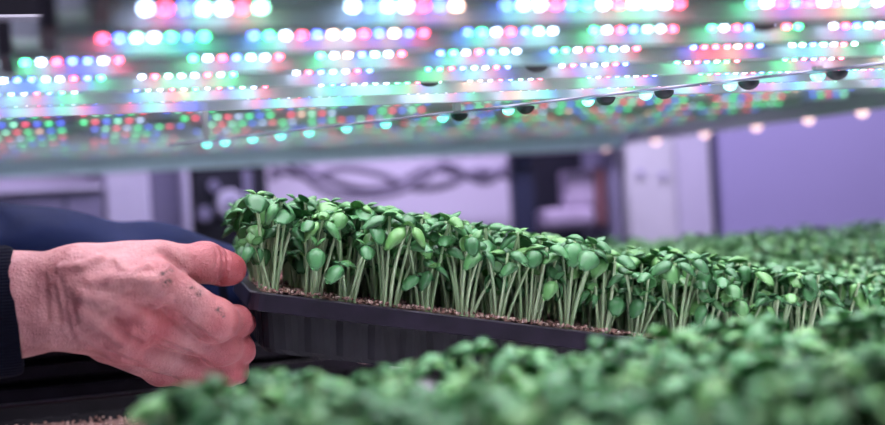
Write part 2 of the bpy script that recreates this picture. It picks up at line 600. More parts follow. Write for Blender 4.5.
def pellets(n, fn, smin, smax):
    """n small rough lumps at fn() positions; arrays"""
    base = np.array([(1, 0, 0), (-1, 0, 0), (0, 1, 0), (0, -1, 0), (0, 0, 1), (0, 0, -1)], float)
    tri = np.array([(0, 2, 4), (2, 1, 4), (1, 3, 4), (3, 0, 4), (2, 0, 5), (1, 2, 5), (3, 1, 5), (0, 3, 5)])
    VV, TT = [], []
    for i in range(n):
        s = random.uniform(smin, smax)
        v = base * s * (RNG.random((6, 1)) * .6 + .6)
        e = Euler((random.random() * 6, random.random() * 6, random.random() * 6)).to_matrix()
        v = v @ np.array(e).T + np.array(fn())
        VV.append(v); TT.append(tri + 6 * i)
    return np.vstack(VV), np.vstack(TT)


def soil(mw, L, W, z, label, npel, front=.5, x0=.0):
    nx, ny = int(L / .006), int(W / .006)
    xs = np.linspace(.011, L - .011, nx); ys = np.linspace(.011, W - .011, ny)
    X, Y = np.meshgrid(xs, ys, indexing='ij')
    Z = z + RNG.normal(0, .0013, X.shape) + .002 * np.sin(X * 60) * np.cos(Y * 47)
    V = np.stack([X, Y, Z], -1).reshape(-1, 3)
    idx = np.arange(nx * ny).reshape(nx, ny)
    Q = np.stack([idx[:-1, :-1], idx[1:, :-1], idx[1:, 1:], idx[:-1, 1:]], -1).reshape(-1, 4)
    T = np.vstack([Q[:, [0, 1, 2]], Q[:, [0, 2, 3]]])
    mi = np.zeros(len(T), int)

    def fn():
        y = .012 + (W - .024) * (random.random() ** (1 / front) if front < 1 else random.random())
        return (random.uniform(.012, L - .012), y, z + .0025 + random.uniform(-.001, .0015))
    PV, PT = pellets(npel, fn, .0010, .0024)
    T2 = np.vstack([T, PT + len(V)]); mi = np.concatenate([mi, np.ones(len(PT), int)])
    me = mesh_np('soil', np.vstack([V, PV]), T2, [MAT['soil'], MAT['husk']], mi, smooth=False)
    o = link_mesh('growing_soil', me); o.matrix_world = mw
    tag(o, label, 'soil', kind='stuff')
    return o


# ------------------------------------------------------------------ seedling shapes (local: base at origin, +z up)


def leaf_arrays(Ln, Wd, dome, droop, nu=8, nv=5, thick=.0006, notch=.06):
    """rounded spoon-shaped seed leaf: starts at the origin, runs along +x, closed top and bottom skins"""
    top = np.zeros((nu, nv, 3))
    for i in range(nu):
        u = i / (nu - 1)
        w = Wd * (max(0, math.sin(PI * min(1, u * .97 + .03) ** .82)) ** .62) if 0 < i < nu - 1 else Wd * (.10 if i == 0 else .22)
        for j in range(nv):
            v = -1 + 2 * j / (nv - 1)
            x = Ln * u - (Ln * notch * (1 - abs(v)) if i == nu - 1 else 0)
            z = dome * (1 - v * v) * math.sin(PI * min(1, u + .08)) - droop * u * u
            top[i, j] = (x, v * w, z)
    bot = top.copy()
    bot[1:-1, 1:-1, 2] -= thick
    V = np.vstack([top.reshape(-1, 3), bot.reshape(-1, 3)])
    idx = np.arange(nu * nv).reshape(nu, nv)
    q = np.stack([idx[:-1, :-1], idx[1:, :-1], idx[1:, 1:], idx[:-1, 1:]], -1).reshape(-1, 4)
    # stitch boundary: map border verts of the bottom skin to the top skin
    mp = np.arange(2 * nu * nv)
    b = np.ones((nu, nv), bool); b[1:-1, 1:-1] = False
    mp[nu * nv:][b.ravel()] = idx[b]
    q2 = mp[(q + nu * nv)][:, ::-1]
    Q = np.vstack([q, q2])
    used, inv = np.unique(Q.ravel(), return_inverse=True)
    return V[used], inv.reshape(-1, 4)


def rotm(e):
    return np.array(Euler(e).to_matrix())


def variant(low=False):
    """returns dict(stem=(V,Q), leaves=[(V,Q) in leaf coords, 3x3, offset], tip)"""
    h = random.uniform(.050, .076)
    if random.random() < .14: h *= random.uniform(.6, .8)
    lean = random.uniform(.002, .012)
    n = 4 if low else 8
    pts, rad = [], []
    wob = random.uniform(-.003, .003)
    for i in range(n):
        t = i / (n - 1)
        pts.append((lean * (t ** 1.5), wob * math.sin(PI * t), h * t))
        rad.append(.00142 - .00025 * t)
    stem = tube_np(pts, rad, 4 if low else 6, cap=False)
    tip = np.array(pts[-1])
    leaves = []
    yaw = random.random() * 2 * PI
    Lf = random.uniform(.0150, .0205)
    for s in (0, PI):
        pitch = random.uniform(-.1, 1.15)
        V, Q = leaf_arrays(Lf * random.uniform(.9, 1.1), Lf * random.uniform(.40, .49), .0046, random.uniform(.001, .006), *((5, 3) if low else (8, 5)))
        V = V + np.array((.0022, 0, 0))
        R = rotm((random.uniform(-.35, .35), pitch, 0))
        Rz = rotm((0, 0, yaw + s + random.uniform(-.3, .3)))
        leaves.append((V, Q, Rz @ R, tip))
    if random.random() < .65:        # first true leaves, small and upright
        for s in (PI / 2, -PI / 2):
            Lt = random.uniform(.007, .0125)
            V, Q = leaf_arrays(Lt, Lt * .50, .0022, random.uniform(-.001, .003), *((4, 3) if low else (6, 5)))
            R = rotm((0, random.uniform(-1.1, .1), 0))
            leaves.append((V, Q, rotm((0, 0, yaw + s)) @ R, tip))
    return dict(stem=stem, leaves=leaves, tip=tip)


def flat(v):
    VV = [v['stem'][0]]; QQ = [v['stem'][1]]; mi = [np.zeros(len(v['stem'][1]), int)]
    n = len(VV[0])
    for V, Q, R, t in v['leaves']:
        VV.append(V @ R.T + t); QQ.append(Q + n); mi.append(np.ones(len(Q), int)); n += len(V)
    return np.vstack(VV), np.vstack(QQ), np.concatenate(mi)


VHI = [variant() for _ in range(16)]
VLO = [variant(True) for _ in range(14)]
FHI = [flat(v) for v in VHI]
FLO = [flat(v) for v in VLO]
VME = []
for v in VHI:
    sm = mesh_np('stem', *v['stem'], [MAT['stem']])
    lm = [mesh_np('seed_leaf', V, Q, [MAT['leaf']]) for V, Q, R, t in v['leaves']]
    VME.append((sm, lm))


def placements(L, W, rows, hs=lambda s: 1.0, per=8, step=.031, lip=None):
    """(matrix 4x4 in tray coordinates) for every seedling, row by row"""
    out = []
    ncl = int((L - .02) / step)
    for r in rows:
        v0 = .021 + r * step
        if v0 > W - .014: continue
        for c in range(ncl):
            s0 = .021 + c * step * ((L - .042) / ((ncl - 1) * step))
            s0 += random.uniform(-.003, .003)
            for k in range(per):
                ang = 2 * PI * (k + random.random() * .7) / per
                rr = random.uniform(.002, .0075)
                bx_, by_ = s0 + rr * math.cos(ang), v0 + rr * math.sin(ang) * .8 + random.uniform(-.002, .002)
                sc = random.uniform(.93, 1.13) * hs(s0)
                tilt = random.uniform(.0, .13)
                ax = math.cos(ang) * tilt; ay = math.sin(ang) * tilt
                if lip: ax += lip(s0)
                if r == 0: ay -= random.uniform(0, .10)
                m = Matrix.Translation((bx_, by_, -.003)) @ Euler((-ay, ax, 0)).to_matrix().to_4x4() @ Matrix.Rotation(ang + random.uniform(-.5, .5), 4, 'Z') @ Matrix.Scale(sc, 4)
                out.append(m)
    return out


def mass(name, mw_list, forms, label):
    """mw_list: world matrices; one mesh"""
    VV, QQ, MI = [], [], []
    n = 0
    for m in mw_list:
        V, Q, mi = random.choice(forms)
        A = np.array(m)
        VV.append(V @ A[:3, :3].T + A[:3, 3]); QQ.append(Q + n); MI.append(mi); n += len(V)
    me = mesh_np(name, np.vstack(VV), np.vstack(QQ), [MAT['stem'], MAT['leaf']], np.concatenate(MI))
    o = link_mesh(name, me)
    tag(o, label, 'microgreens', kind='stuff')
    return o


# ---- the lifted tray
TL, TW, TH = .56, .28, .05
th, yw = math.radians(11.3), math.radians(6)
u = Vector((math.cos(yw) * math.cos(th), -math.sin(yw) * math.cos(th), -math.sin(th)))
v = Vector((math.sin(yw), math.cos(yw), 0))
w = u.cross(v)
O = at(250, 291, 1.0)
HELD = Matrix.Identity(4)
for i in range(3):
    HELD[i][0], HELD[i][1], HELD[i][2], HELD[i][3] = u[i], v[i], w[i], O[i]
end_low = min((HELD @ Vector((TL - .02, y, -TH))).z for y in (0, TW))
dz = SH + .0005 - end_low
print('held tray low end above shelf by', -dz)
tm = tray_meshes(TL, TW, TH)
tray(HELD, TL, TW, TH, 'black plastic seedling tray lifted at one end by the gripping hand', meshes=tm)
soil(HELD, TL, TW, -.0005, 'dark crumbly growing mix with pale husks in the lifted black tray', 2600, front=.45)


def hs(s): return 1.05 - .05 * min(1, s / .45)
def lipf(s): return -.18 * max(0, 1 - s / .05) - .05


front = placements(TL, TW, [0, 1], hs, 8, lip=lipf)
LBL = 'slender microgreen seedling with pale stem and oval leaves near the lifted tray front edge'
protos = {}
for i, m in enumerate(front[:300]):
    k = random.randrange(len(VHI))
    if k not in protos:
        r = empty('microgreen_seedling', mw=HELD @ m)
        parts = [link_mesh('stem', VME[k][0], r)]
        for lm, (V, Q, R, t) in zip(VME[k][1], VHI[k]['leaves']):
            lo = link_mesh('seed_leaf', lm, r)
            lo.matrix_local = Matrix.Translation(t) @ Matrix(R.tolist()).to_4x4()
            parts.append(lo)
        tag(r, LBL, 'seedling', 'seedlings along the front of the lifted tray')
        protos[k] = (r, parts)
    else:
        r0, parts = protos[k]
        r = r0.copy(); COL.objects.link(r); r.matrix_world = HELD @ m
        for p in parts:
            c = p.copy(); c.parent = r; COL.objects.link(c)
rest = [HELD @ m for m in placements(TL, TW, range(2, 9), hs, 8, lip=lipf)]
mass('microgreen_bed', rest, FHI, 'dense sharp microgreens filling the back of the lifted black tray')

# ---- trays standing on the deck
RZ = SH + TH + .0008


def T(x, y, rz=0): return Matrix.Translation((x, y, RZ)) @ Matrix.Rotation(rz, 4, 'Z')


deck = [
    (T(.575, -.045), 'black tray of microgreens on the deck just past the lifted tray low end', 'n'),
    (T(-.118, -.578), 'black tray of blurred microgreens standing in front of the lifted tray', 'f'),
    (T(.449, -.578), 'black tray of blurred microgreens in the front row, second tray along', 'f'),
    (T(.28, .40), 'black tray of soft-focus microgreens straight behind the lifted tray', 'b'),
    (T(.85, .40), 'black tray of soft-focus microgreens in the middle of the row behind', 'b'),
    (T(1.42, .40), 'black tray of soft-focus microgreens at the far end of the row behind', 'b'),
    (T(.28, .71), 'black tray of microgreens in the rear row, below the doorway frame', 'b'),
    (T(.85, .71), 'black tray of microgreens in the rear row, below the white cupboard', 'b'),
    (T(1.42, .71), 'black tray of microgreens in the rear row, below the lavender panel', 'b'),
]
lists = {'n': [], 'f': [], 'b': []}
for mw, lab, key in deck:
    tray(mw, TL, TW, TH, lab, 'seedling trays on the deck', meshes=tm)
    hh = {'n': 1.0, 'f': 1.18, 'b': 1.12}[key]
    lists[key] += [mw @ m for m in placements(TL, TW, range(0, 9), lambda s: hh, 8 if key != 'b' else 7)]
mass('microgreen_bed', lists['n'], FHI, 'microgreens in the tray just past the low end of the lifted tray')
mass('microgreen_bed', lists['f'], FLO, 'blurred green mass of microgreens in front of the lifted tray')
mass('microgreen_bed', lists['b'], FLO, 'soft-focus microgreens in the rows behind the lifted tray')

# ---- small bare tray below the lifted end
BARE = T(-.30, .02)
bt = tray_meshes(.28, .28, TH)
tray(BARE, .28, .28, TH, 'small square black tray of bare soil on the deck below the hand', meshes=bt)
soil(BARE, .28, .28, -.024, 'bare pinkish brown soil in the small tray below the hand', 900, front=1)

# ---- stack of empty trays behind the far sleeve
sm_ = tray_meshes(.54, TW, TH)
for k, lab in enumerate(('empty black ribbed tray at the bottom of the stack behind the sleeves',
                         'empty black ribbed tray second up in the stack behind the sleeves',
                         'empty black ribbed tray on top of the stack behind the sleeves')):
    r = empty('seedling_tray', mw=Matrix.Translation((-.30, .41 , SH + TH + .0008 + .024 * k)))
    tag(r, lab, 'tray', 'stacked empty trays')
    link_mesh('rim', sm_[0], r); link_mesh('tray_body', sm_[1], r)

# ------------------------------------------------------------------ implicit surfaces for the person


class SDF:
    def __init__(self, lo, hi, h):
        self.lo = np.array(lo, float); self.h = h
        self.n = np.ceil((np.array(hi, float) - self.lo) / h).astype(int) + 1
        self.F = np.full(self.n, 1.0, dtype=np.float32)

    def _win(self, lo, hi):
        a = np.clip(np.floor((lo - self.lo) / self.h).astype(int), 0, self.n)
        b = np.clip(np.ceil((hi - self.lo) / self.h).astype(int) + 1, 0, self.n)
        if np.any(b <= a): return None
        ax = [self.lo[i] + self.h * np.arange(a[i], b[i]) for i in range(3)]
        P = np.stack(np.meshgrid(*ax, indexing='ij'), -1)
        return tuple(slice(a[i], b[i]) for i in range(3)), P

    def _merge(self, sl, d, k, sub=False):
        f = self.F[sl]
        if sub:
            hh = np.maximum(k - np.abs(-d - f), 0) / k
            self.F[sl] = np.maximum(f, -d) + hh * hh * k * .25
        else:
            hh = np.maximum(k - np.abs(d - f), 0) / k
            self.F[sl] = np.minimum(f, d) - hh * hh * k * .25

    def cone(self, a, b, ra, rb, k=.006, sub=False):
        a, b = np.array(a, float), np.array(b, float)
        m = max(ra, rb) + k + 3 * self.h
        wv = self._win(np.minimum(a, b) - m, np.maximum(a, b) + m)
        if wv is None: return
        sl, P = wv
        ba = b - a
        t = np.clip(((P - a) @ ba) / max(ba @ ba, 1e-12), 0, 1)
        d = np.linalg.norm(P - a - t[..., None] * ba, axis=-1) - (ra + (rb - ra) * t)
        self._merge(sl, d, k, sub)

    def chain(self, pts, rads, k=.006, sub=False):
        for i in range(len(pts) - 1):
            self.cone(pts[i], pts[i + 1], rads[i], rads[i + 1], k, sub)

    def ell(self, c, r, R=None, k=.006, sub=False):
        c, r = np.array(c, float), np.array(r, float)
        m = r.max() + k + 3 * self.h
        wv = self._win(c - m, c + m)
        if wv is None: return
        sl, P = wv
        q = P - c
        if R is not None: q = q @ np.array(R)
        k0 = np.linalg.norm(q / r, axis=-1); k1 = np.linalg.norm(q / (r * r), axis=-1) + 1e-9
        self._merge(sl, k0 * (k0 - 1) / k1, k, sub)

    def warp(self, fn):
        ax = [self.lo[i] + self.h * np.arange(self.n[i]) for i in range(3)]
        P = np.meshgrid(*ax, indexing='ij')
        self.F += fn(*P).astype(np.float32)

    def mesh(self):
        F = self.F; I = F < 0
        nx, ny, nz = F.shape
        c = np.zeros((nx - 1, ny - 1, nz - 1), np.int8)
        offs = [(i, j, k) for i in (0, 1) for j in (0, 1) for k in (0, 1)]
        for (i, j, k) in offs: c += I[i:nx - 1 + i, j:ny - 1 + j, k:nz - 1 + k]
        act = np.argwhere((c > 0) & (c < 8))
        idm = np.full(c.shape, -1, np.int64); idm[tuple(act.T)] = np.arange(len(act))
        S = np.zeros((len(act), 3)); N = np.zeros(len(act))
        for o1 in offs:
            for ax in range(3):
                if o1[ax] == 1: continue
                o2 = list(o1); o2[ax] = 1
                f1 = F[tuple((act + np.array(o1)).T)]; f2 = F[tuple((act + np.array(o2)).T)]
                cr = (f1 < 0) != (f2 < 0)
                t = np.where(cr, f1 / np.where(cr, f1 - f2, 1), 0)
                p = np.array(o1, float)[None, :] + t[:, None] * (np.array(o2) - np.array(o1))[None, :]
                S += np.where(cr[:, None], p, 0); N += cr
        V = self.lo + self.h * (act + S / N[:, None])
        Q = []
        for ax in range(3):
            a1, a2 = (ax + 1) % 3, (ax + 2) % 3
            s1 = [slice(None)] * 3; s2 = [slice(None)] * 3
            s1[ax] = slice(0, -1); s2[ax] = slice(1, None)
            A, Bq = I[tuple(s1)], I[tuple(s2)]
            e = np.argwhere(A != Bq)
            e = e[(e[:, a1] > 0) & (e[:, a2] > 0) & (e[:, a1] < c.shape[a1]) & (e[:, a2] < c.shape[a2])]
            d1 = np.zeros(3, int); d1[a1] = 1
            d2 = np.zeros(3, int); d2[a2] = 1
            q = np.stack([idm[tuple((e - d1 - d2).T)], idm[tuple((e - d2).T)], idm[tuple(e.T)], idm[tuple((e - d1).T)]], -1)
            flip = ~A[tuple(e.T)]
            q[flip] = q[flip][:, ::-1]
            Q.append(q)
        return V, np.vstack(Q)


def hand_points():
    P = {}
    for k, t in dict(
        f0=(-110, 318, .950), f1=(8, 305, .948), wu=(14, 289, .950), wl=(14, 322, .950), vu=(78, 281, .944), vl=(78, 316, .950),
        cmc=(95, 275, .955), tm=(160, 264, .962), ti=(205, 262.5, .985), tt=(232, 269.5, 1.002),
        im=(157, 281, .944), ip=(215, 320.5, .972), idp=(236, 321, 1.004), it=(243, 323, 1.026),
        mm=(144, 319, .952), mp=(221, 346, 1.000), mdp=(239, 349, 1.020), mt=(243, 352, 1.036),
        rm=(124, 344, .956), rp=(196, 366, 1.010), rdp=(228, 371, 1.014), rt=(237, 372, 1.034),
        pm=(106, 345, .972), pp=(160, 369, 1.012), pdp=(196, 376, 1.014), pt=(212, 377, 1.030),
        ia=(90, 284, .940), ma=(86, 300, .937), ra=(82, 315, .942), pa=(76, 320, .955),
        pc=(120, 308, .972)).items():
        P[k] = np.array(at(*t))
    return P


def build_hand(P, h=.0015):
    lo = np.min(list(P.values()), 0) - .05; hi = np.max(list(P.values()), 0) + .05
    s = SDF(lo, hi, h)
    s.chain([P['f0'], P['f1']], [.038, .034], .01)
    s.chain([P['wu'], P['vu']], [.0275, .0240], .02)
    s.chain([P['wl'], P['vl']], [.0265, .0235], .02)
    for a, b, ra, rb in (('ia', 'im', .021, .0165), ('ma', 'mm', .0215, .0165), ('ra', 'rm', .020, .0155), ('pa', 'pm', .019, .0135)):
        s.cone(P[a], P[b], ra, rb, .012)
    s.cone(P['vu'], P['ia'], .023, .021, .015); s.cone(P['vl'], P['ra'], .022, .019, .015)
    s.cone(P['ia'], P['pc'], .02, .022, .015); s.cone(P['pc'], P['mm'], .022, .016, .015)
    # thumb
    s.cone(P['vu'], P['cmc'], .022, .0205, .015)
    s.chain([P['cmc'], P['tm'], P['ti'], P['tt']], [.0200, .0172, .0138, .0118], .007)
    s.ell(P['ti'], (.0152,) * 3, None, .008)
    tdir = (P['tt'] - P['ti']); tdir /= np.linalg.norm(tdir)
    s.ell((P['ti'] + P['tt']) / 2 + tdir * .004 + np.array((0, 0, -.001)), (.0135,) * 3, None, .008)
    # web between thumb and index
    s.cone((P['cmc'] + P['tm']) / 2, (P['ia'] + P['im']) / 2, .0165, .0165, .02)
    # fingers, each grown on its own and then laid against its neighbours
    for f, rr in (('p', (.0135, .0120, .0108, .0095)), ('r', (.0150, .0132, .0118, .0105)), ('m', (.0160, .0142, .0120, .0108)), ('i', (.0170, .0160, .0122, .0108))):
        s2 = SDF(lo, hi, h)
        ks = [f + 'm', f + 'p', f + 'dp', f + 't']
        s2.chain([P[k] for k in ks], rr, .006)
        s2.ell(P[f + 'p'], (rr[1] * 1.05,) * 3, None, .006)
        hh = np.maximum(.0035 - np.abs(s2.F - s.F), 0) / .0035
        s.F = np.minimum(s.F, s2.F) - hh * hh * .0035 * .25
    cam_dir = np.array(-FWD)
    upv = np.array(UP)
    # knuckles and extensor tendons on the back of the hand
    for f, r, a in (('i', .0165, 'ia'), ('m', .0165, 'ma'), ('r', .0155, 'ra')):
        kn = P[f + 'm'] + cam_dir * (r - .006)
        s.ell(kn, (.0095,) * 3, None, .012)

    def skin(px, py, lift=0.0):
        d0 = .86
        for i in range(300):
            d = d0 + i * .0007
            q = (np.array(at(px, py, d)) - s.lo) / s.h
            g = np.round(q).astype(int)
            if np.all(g >= 0) and np.all(g < s.n) and s.F[tuple(g)] < 0.0004:
                return np.array(at(px, py, d - lift))
        return np.array(at(px, py, .95))
    base = s.F.copy()
    ridges = []
    for pl, r in (([(92, 283), (112, 279), (134, 279), (150, 280)], .0028), ([(84, 296), (104, 301), (124, 308), (142, 317)], .0030), ([(82, 312), (98, 322), (112, 332), (124, 342)], .0026)):
        ridges.append((pl, r, .0002, .008))
    for pl in ([(100, 300), (114, 295), (126, 284), (136, 272), (148, 266)], [(126, 284), (122, 270), (116, 260)],
               [(88, 322), (104, 318), (120, 303), (138, 300), (156, 303), (170, 299)], [(104, 318), (118, 328), (132, 331), (146, 340)], [(60, 268), (80, 266), (100, 258)]):
        ridges.append((pl, .0019, -.0003, .005))
    rp_ = [([skin(x, y, lf) for x, y in pl], [r] * len(pl), k) for pl, r, lf, k in ridges]
    for p_, r_, k_ in rp_: s.chain(p_, r_, k_)
    # ulnar head at the wrist
    s.ell(np.array(at(52, 324, .934)), (.011,) * 3, None, .016)
    # creases: thumb joint, finger joints, wrist
    def cr(pts, r, k=.003): s.chain([skin(q[0], q[1], -.0002) for q in pts], [r] * len(pts), k, sub=True)
    cr([(163, 252, .944), (172, 259, .945), (182, 268, .952)], .0016, .006)
    for dx in (-4, 2, 7):
        cr([(219 + dx, 248, .975), (221 + dx, 256, .969), (221 + dx, 268, .969)], .0009)
    cr([(224, 274, .972), (221, 283, .976), (219, 290, .985)], .0018, .004)
    for (x, y, d) in ((215, 321, .9555),):
        for o in (-5, 0, 5):
            cr([(x + o * .8 + 5, y + o * .5 - 9, d + .004), (x + o * .8, y + o * .5, d), (x + o * .8 - 5, y + o * .5 + 9, d + .004)], .0007, .002)
    for pl in ([(60, 280), (64, 298), (66, 316), (71, 334)], [(68, 292), (72, 306), (76, 322)], [(54, 288), (57, 305), (60, 322)], [(44, 276), (46, 296), (47, 318)], [(78, 330), (90, 338), (104, 347)], [(108, 322), (122, 334), (140, 344)]):
        s.chain([skin(x, y, -.0001) for x, y in pl], [.0011] * len(pl), .004, sub=True)
    # folds between the fingers, deepest where they press together
    for pl, rr in (([(176, 313), (184, 321), (192, 327), (204, 336), (216, 343), (222, 344)], .0026), ([(150, 339), (166, 345), (184, 352), (204, 360)], .0021), ([(106, 352), (126, 360), (146, 368)], .0014)):
        dense = []
        for (xa, ya), (xb, yb) in zip(pl[:-1], pl[1:]):
            n = max(2, int(math.hypot(xb - xa, yb - ya) / 2.5))
            dense += [(xa + (xb - xa) * q / n, ya + (yb - ya) * q / n) for q in range(n)]
        pp_ = [skin(x, y, -.0004) for x, y in dense]
        m_ = len(pp_)
        s.chain(pp_, [rr * min(1, .35 + 3 * min(q, m_ - 1 - q) / m_) for q in range(m_)], .0025, sub=True)
    V, Q = s.mesh()
    return V, Q


def attrs_for_hand(V, P, right=True):
    ruddy = np.zeros(len(V)); dirt = np.zeros(len(V))
    for k, rad, a in (('ti', .024, .75), ('tt', .026, .95), ('ip', .020, .85), ('idp', .02, .9), ('it', .02, .9), ('mp', .022, .85), ('mdp', .02, .9), ('mt', .02, .9),
                      ('rp', .02, .8), ('rdp', .02, .9), ('rt', .02, .9), ('pp', .02, .7), ('im', .012, .30), ('mm', .020, .75), ('rm', .018, .5), ('wu', .02, .15)):
        d = np.linalg.norm(V - P[k], axis=1)
        c = .0 if k not in ('im', 'mm', 'rm') else .012
        ruddy = np.maximum(ruddy, a * np.clip(1.25 - (d - c) / rad * .8, 0, 1))
    for (px, py, d, r) in ((168, 283, .934, .0024), (171, 281, .935, .0016), (170, 271, .934, .0018), (165, 273, .934, .0014), (201, 293, .955, .0022), (196, 287, .96, .0014), (221, 309, .965, .0022), (226, 314, .97, .0016), (146, 255, .95, .001)):
        q = np.array(at(px, py, d))
        # measured across the view, so it lies on the skin facing out
        dv = V - q
        dv = dv - np.outer(dv @ np.array(FWD), np.array(FWD))
        dirt = np.maximum(dirt, np.clip(1.6 - np.linalg.norm(dv, axis=1) / r, 0, 1))
    return ruddy, dirt


HP = hand_points()
HV, HQ = build_hand(HP)
hr, hd = attrs_for_hand(HV, HP)
# the other hand: mirrored in the plane along the middle of the tray, further along the back rim
Mi = np.array(HELD.inverted()); Mh = np.array(HELD)


def mirror(V, ds, dv=0.0):
    q = V @ Mi[:3, :3].T + Mi[:3, 3]
    q[:, 1] = TW - q[:, 1] + dv
    q[:, 0] += ds
    q[:, 2] += .011
    return q @ Mh[:3, :3].T + Mh[:3, 3]


LSHIFT = .21
LV = mirror(HV, LSHIFT, .045); LQ = HQ[:, ::-1]
wristL = mirror(np.array([HP['f1'], HP['f0']]), LSHIFT, .045)

# body (head, neck, chest under the clothes) on a coarser grid
ox = -.55
shR, shL = Vector((ox + .05, -.07, 1.40)), Vector((ox + .06, .33, 1.40))
elR = Vector((-.42, -.10, 1.135))
elL = Vector(wristL[0]) + (Vector((-.27, .375, 1.165)) - Vector(wristL[0])).normalized() * .33
head = Vector((ox + .07, .13, 1.63))


def body():
    s = SDF((ox - .45, -.30, .02), (.1, .60, 1.80), .008)
    A = lambda x, y, z: np.array((ox + x, y, z))
    s.chain([A(-.10, .13, .92), A(-.07, .13, 1.10), A(-.01, .13, 1.30)], [.12, .115, .125], .05)
    for sg in (-1, 1):
        s.cone(A(-.07, .13 + sg * .05, 1.02), A(-.0, .13 + sg * .085, 1.30), .10, .10, .06)
    s.cone(A(.0, .13, 1.36), A(.05, .13, 1.53), .062, .054, .04)
    for el, sh, wr in ((elR, shR, Vector(HP['f1'])), (elL, shL, Vector(wristL[0]))):
        s.cone(A(.0, .13, 1.37), sh, .075, .062, .04)
        s.chain([sh, el], [.055, .045], .02)
        s.chain([el, el.lerp(wr, .62)], [.045, .038], .01)
    for sg in (-1, 1):
        y = .13 + sg * .10
        s.chain([A(-.10, y, .92), A(-.06, y, .50), A(-.10, y, .10)], [.085, .058, .042], .02)
        s.chain([A(-.12, y, .055), A(.06, y + sg * .02, .045)], [.038, .034], .02)
    # head
    H = np.array(head)
    s.ell(H + (-.012, 0, .03), (.095, .076, .092), None, .03)
    s.cone(H + (.03, 0, -.05), H + (.045, 0, -.085), .052, .034, .03)
    s.ell(H + (.04, 0, -.01), (.055, .06, .085), None, .03)
    s.cone(H + (.088, 0, .018), H + (.108, 0, -.022), .009, .013, .012)
    for sg in (-1, 1):
        s.ell(H + (-.01, sg * .076, -.005), (.018, .010, .032), None, .006)
        s.ell(H + (.087, sg * .031, .018), (.012, .016, .011), None, .01, sub=True)
        s.cone(H + (.085, sg * .015, .036), H + (.08, sg * .045, .036), .008, .006, .012)
    s.cone(H + (.088, -.020, -.053), H + (.088, .020, -.053), .007, .007, .008)
    s.cone(H + (.094, -.018, -.054), H + (.094, .018, -.054), .002, .002, .003, sub=True)
    return s.mesh()


BV, BQ = body()
V = np.vstack([HV, LV, BV]); Q = np.vstack([HQ, LQ + len(HV), BQ + len(HV) + len(LV)])
person = link_mesh('person', mesh_np('person', V, Q, [MAT['skin']]))
me = person.data
for nm, arr in (('ruddy', np.concatenate([hr, hr, np.full(len(BV), .15)])), ('dirt', np.concatenate([hd, np.zeros(len(LV) + len(BV))]))):
    a = me.attributes.new(nm, 'FLOAT', 'POINT')
    a.data.foreach_set('value', arr.astype(np.float32))
tag(person, 'person in a navy jacket lifting the black seedling tray with bare hands', 'person')


def jacket():
    s = SDF((ox - .36, -.32, .78), (.12, .62, 1.56), .006)
    A = lambda x, y, z: np.array((ox + x, y, z))
    s.chain([A(-.10, .13, .86), A(-.07, .13, 1.10), A(-.01, .13, 1.32)], [.15, .14, .145], .06)
    for sg in (-1, 1):
        s.cone(A(-.09, .13 + sg * .06, .86), A(-.0, .13 + sg * .09, 1.31), .13, .12, .06)
    s.cone(A(.0, .13, 1.40), A(.03, .13, 1.47), .085, .078, .03)
    # right sleeve
    w1 = Vector(HP['f1']); w0 = Vector(HP['f0'])
    s.cone(A(.0, .13, 1.36), shR, .10, .085, .05)
    endR = w0.lerp(w1, .45)
    s.chain([shR, elR, elR.lerp(endR, .5), endR], [.080, .064, .056, .047], .03)
    # left sleeve with folds
    wl = Vector(wristL[0])
    s.cone(A(.0, .13, 1.36), shL, .10, .085, .05)
    ax = (wl - elL)
    def al(t): return elL + ax * t
    s.chain([shL, elL, al(.35), al(.7), al(.91)], [.080, .070, .066, .058, .048], .03)
    upw = Vector((0, -.25, 1)).normalized()
    for t, r, dd in ((.05, .018, .054), (.24, .018, .050), (.52, .010, .046)):
        c = al(t) + upw * dd
        s.cone(c + Vector((-.012, .05, -.028)), c + Vector((.02, -.05, -.022)), r, r * .9, .03)
    for t, dd in ((.16, .088),):
        c = al(t) + upw * dd
        s.cone(c + Vector((-.015, .06, -.02)), c + Vector((.02, -.06, -.03)), .007, .008, .018, sub=True)
    s.warp(lambda x, y, z: .0035 * np.sin(x * 52 + 3 * np.sin(z * 31)) * np.sin(z * 44 + y * 23))
    return s.mesh()


JV, JQ = jacket()
jk = link_mesh('jacket', mesh_np('jacket', JV, JQ, [MAT['jacket']]), person)


def cuff(a, b, r0, r1):
    a, b = Vector(a), Vector(b)
    prof = [(0, r0 * .96), (.08, r0 * 1.06), (.5, r1 * 1.05), (.9, r1 * 1.04), (.98, r1 * 1.0), (1.0, r1 * .96), (.97, r1 * .90), (.3, r1 * .88)]
    V, Q = tube_np([a.lerp(b, t) + (b - a) * 1e-4 * i for i, (t, _) in enumerate(prof)], [r for _, r in prof], 36, cap=False)
    # tube_np reads tangents from neighbours; rebuild rings square to the axis
    t = (b - a).normalized(); x = t.cross(Vector((0, 0, 1))).normalized(); y = t.cross(x)
    V = []
    for (tt, r) in prof:
        c = a.lerp(b, tt)
        for k in range(36):
            an = 2 * PI * k / 36
            rr = r * (1 + .012 * (k % 2))
            V.append(c + x * math.cos(an) * rr * .80 + y * math.sin(an) * rr)
    return mesh_np('cuff', [tuple(p) for p in V], Q, [MAT['cuff']])


w1 = Vector(at(19, 310, .952)); w0 = Vector(at(-60, 318, .935))
c1 = link_mesh('cuff', cuff(w0, w1, .052, .0485), jk); c1['label'] = 'dark ribbed knit cuff'
wv = [Vector(p) for p in mirror(np.array([at(17, 309, .948), at(-60, 313, .95)]), LSHIFT, .045)]
c2 = link_mesh('cuff', cuff(wv[1], wv[0], .050, .0465), jk); c2['label'] = 'dark ribbed knit cuff'


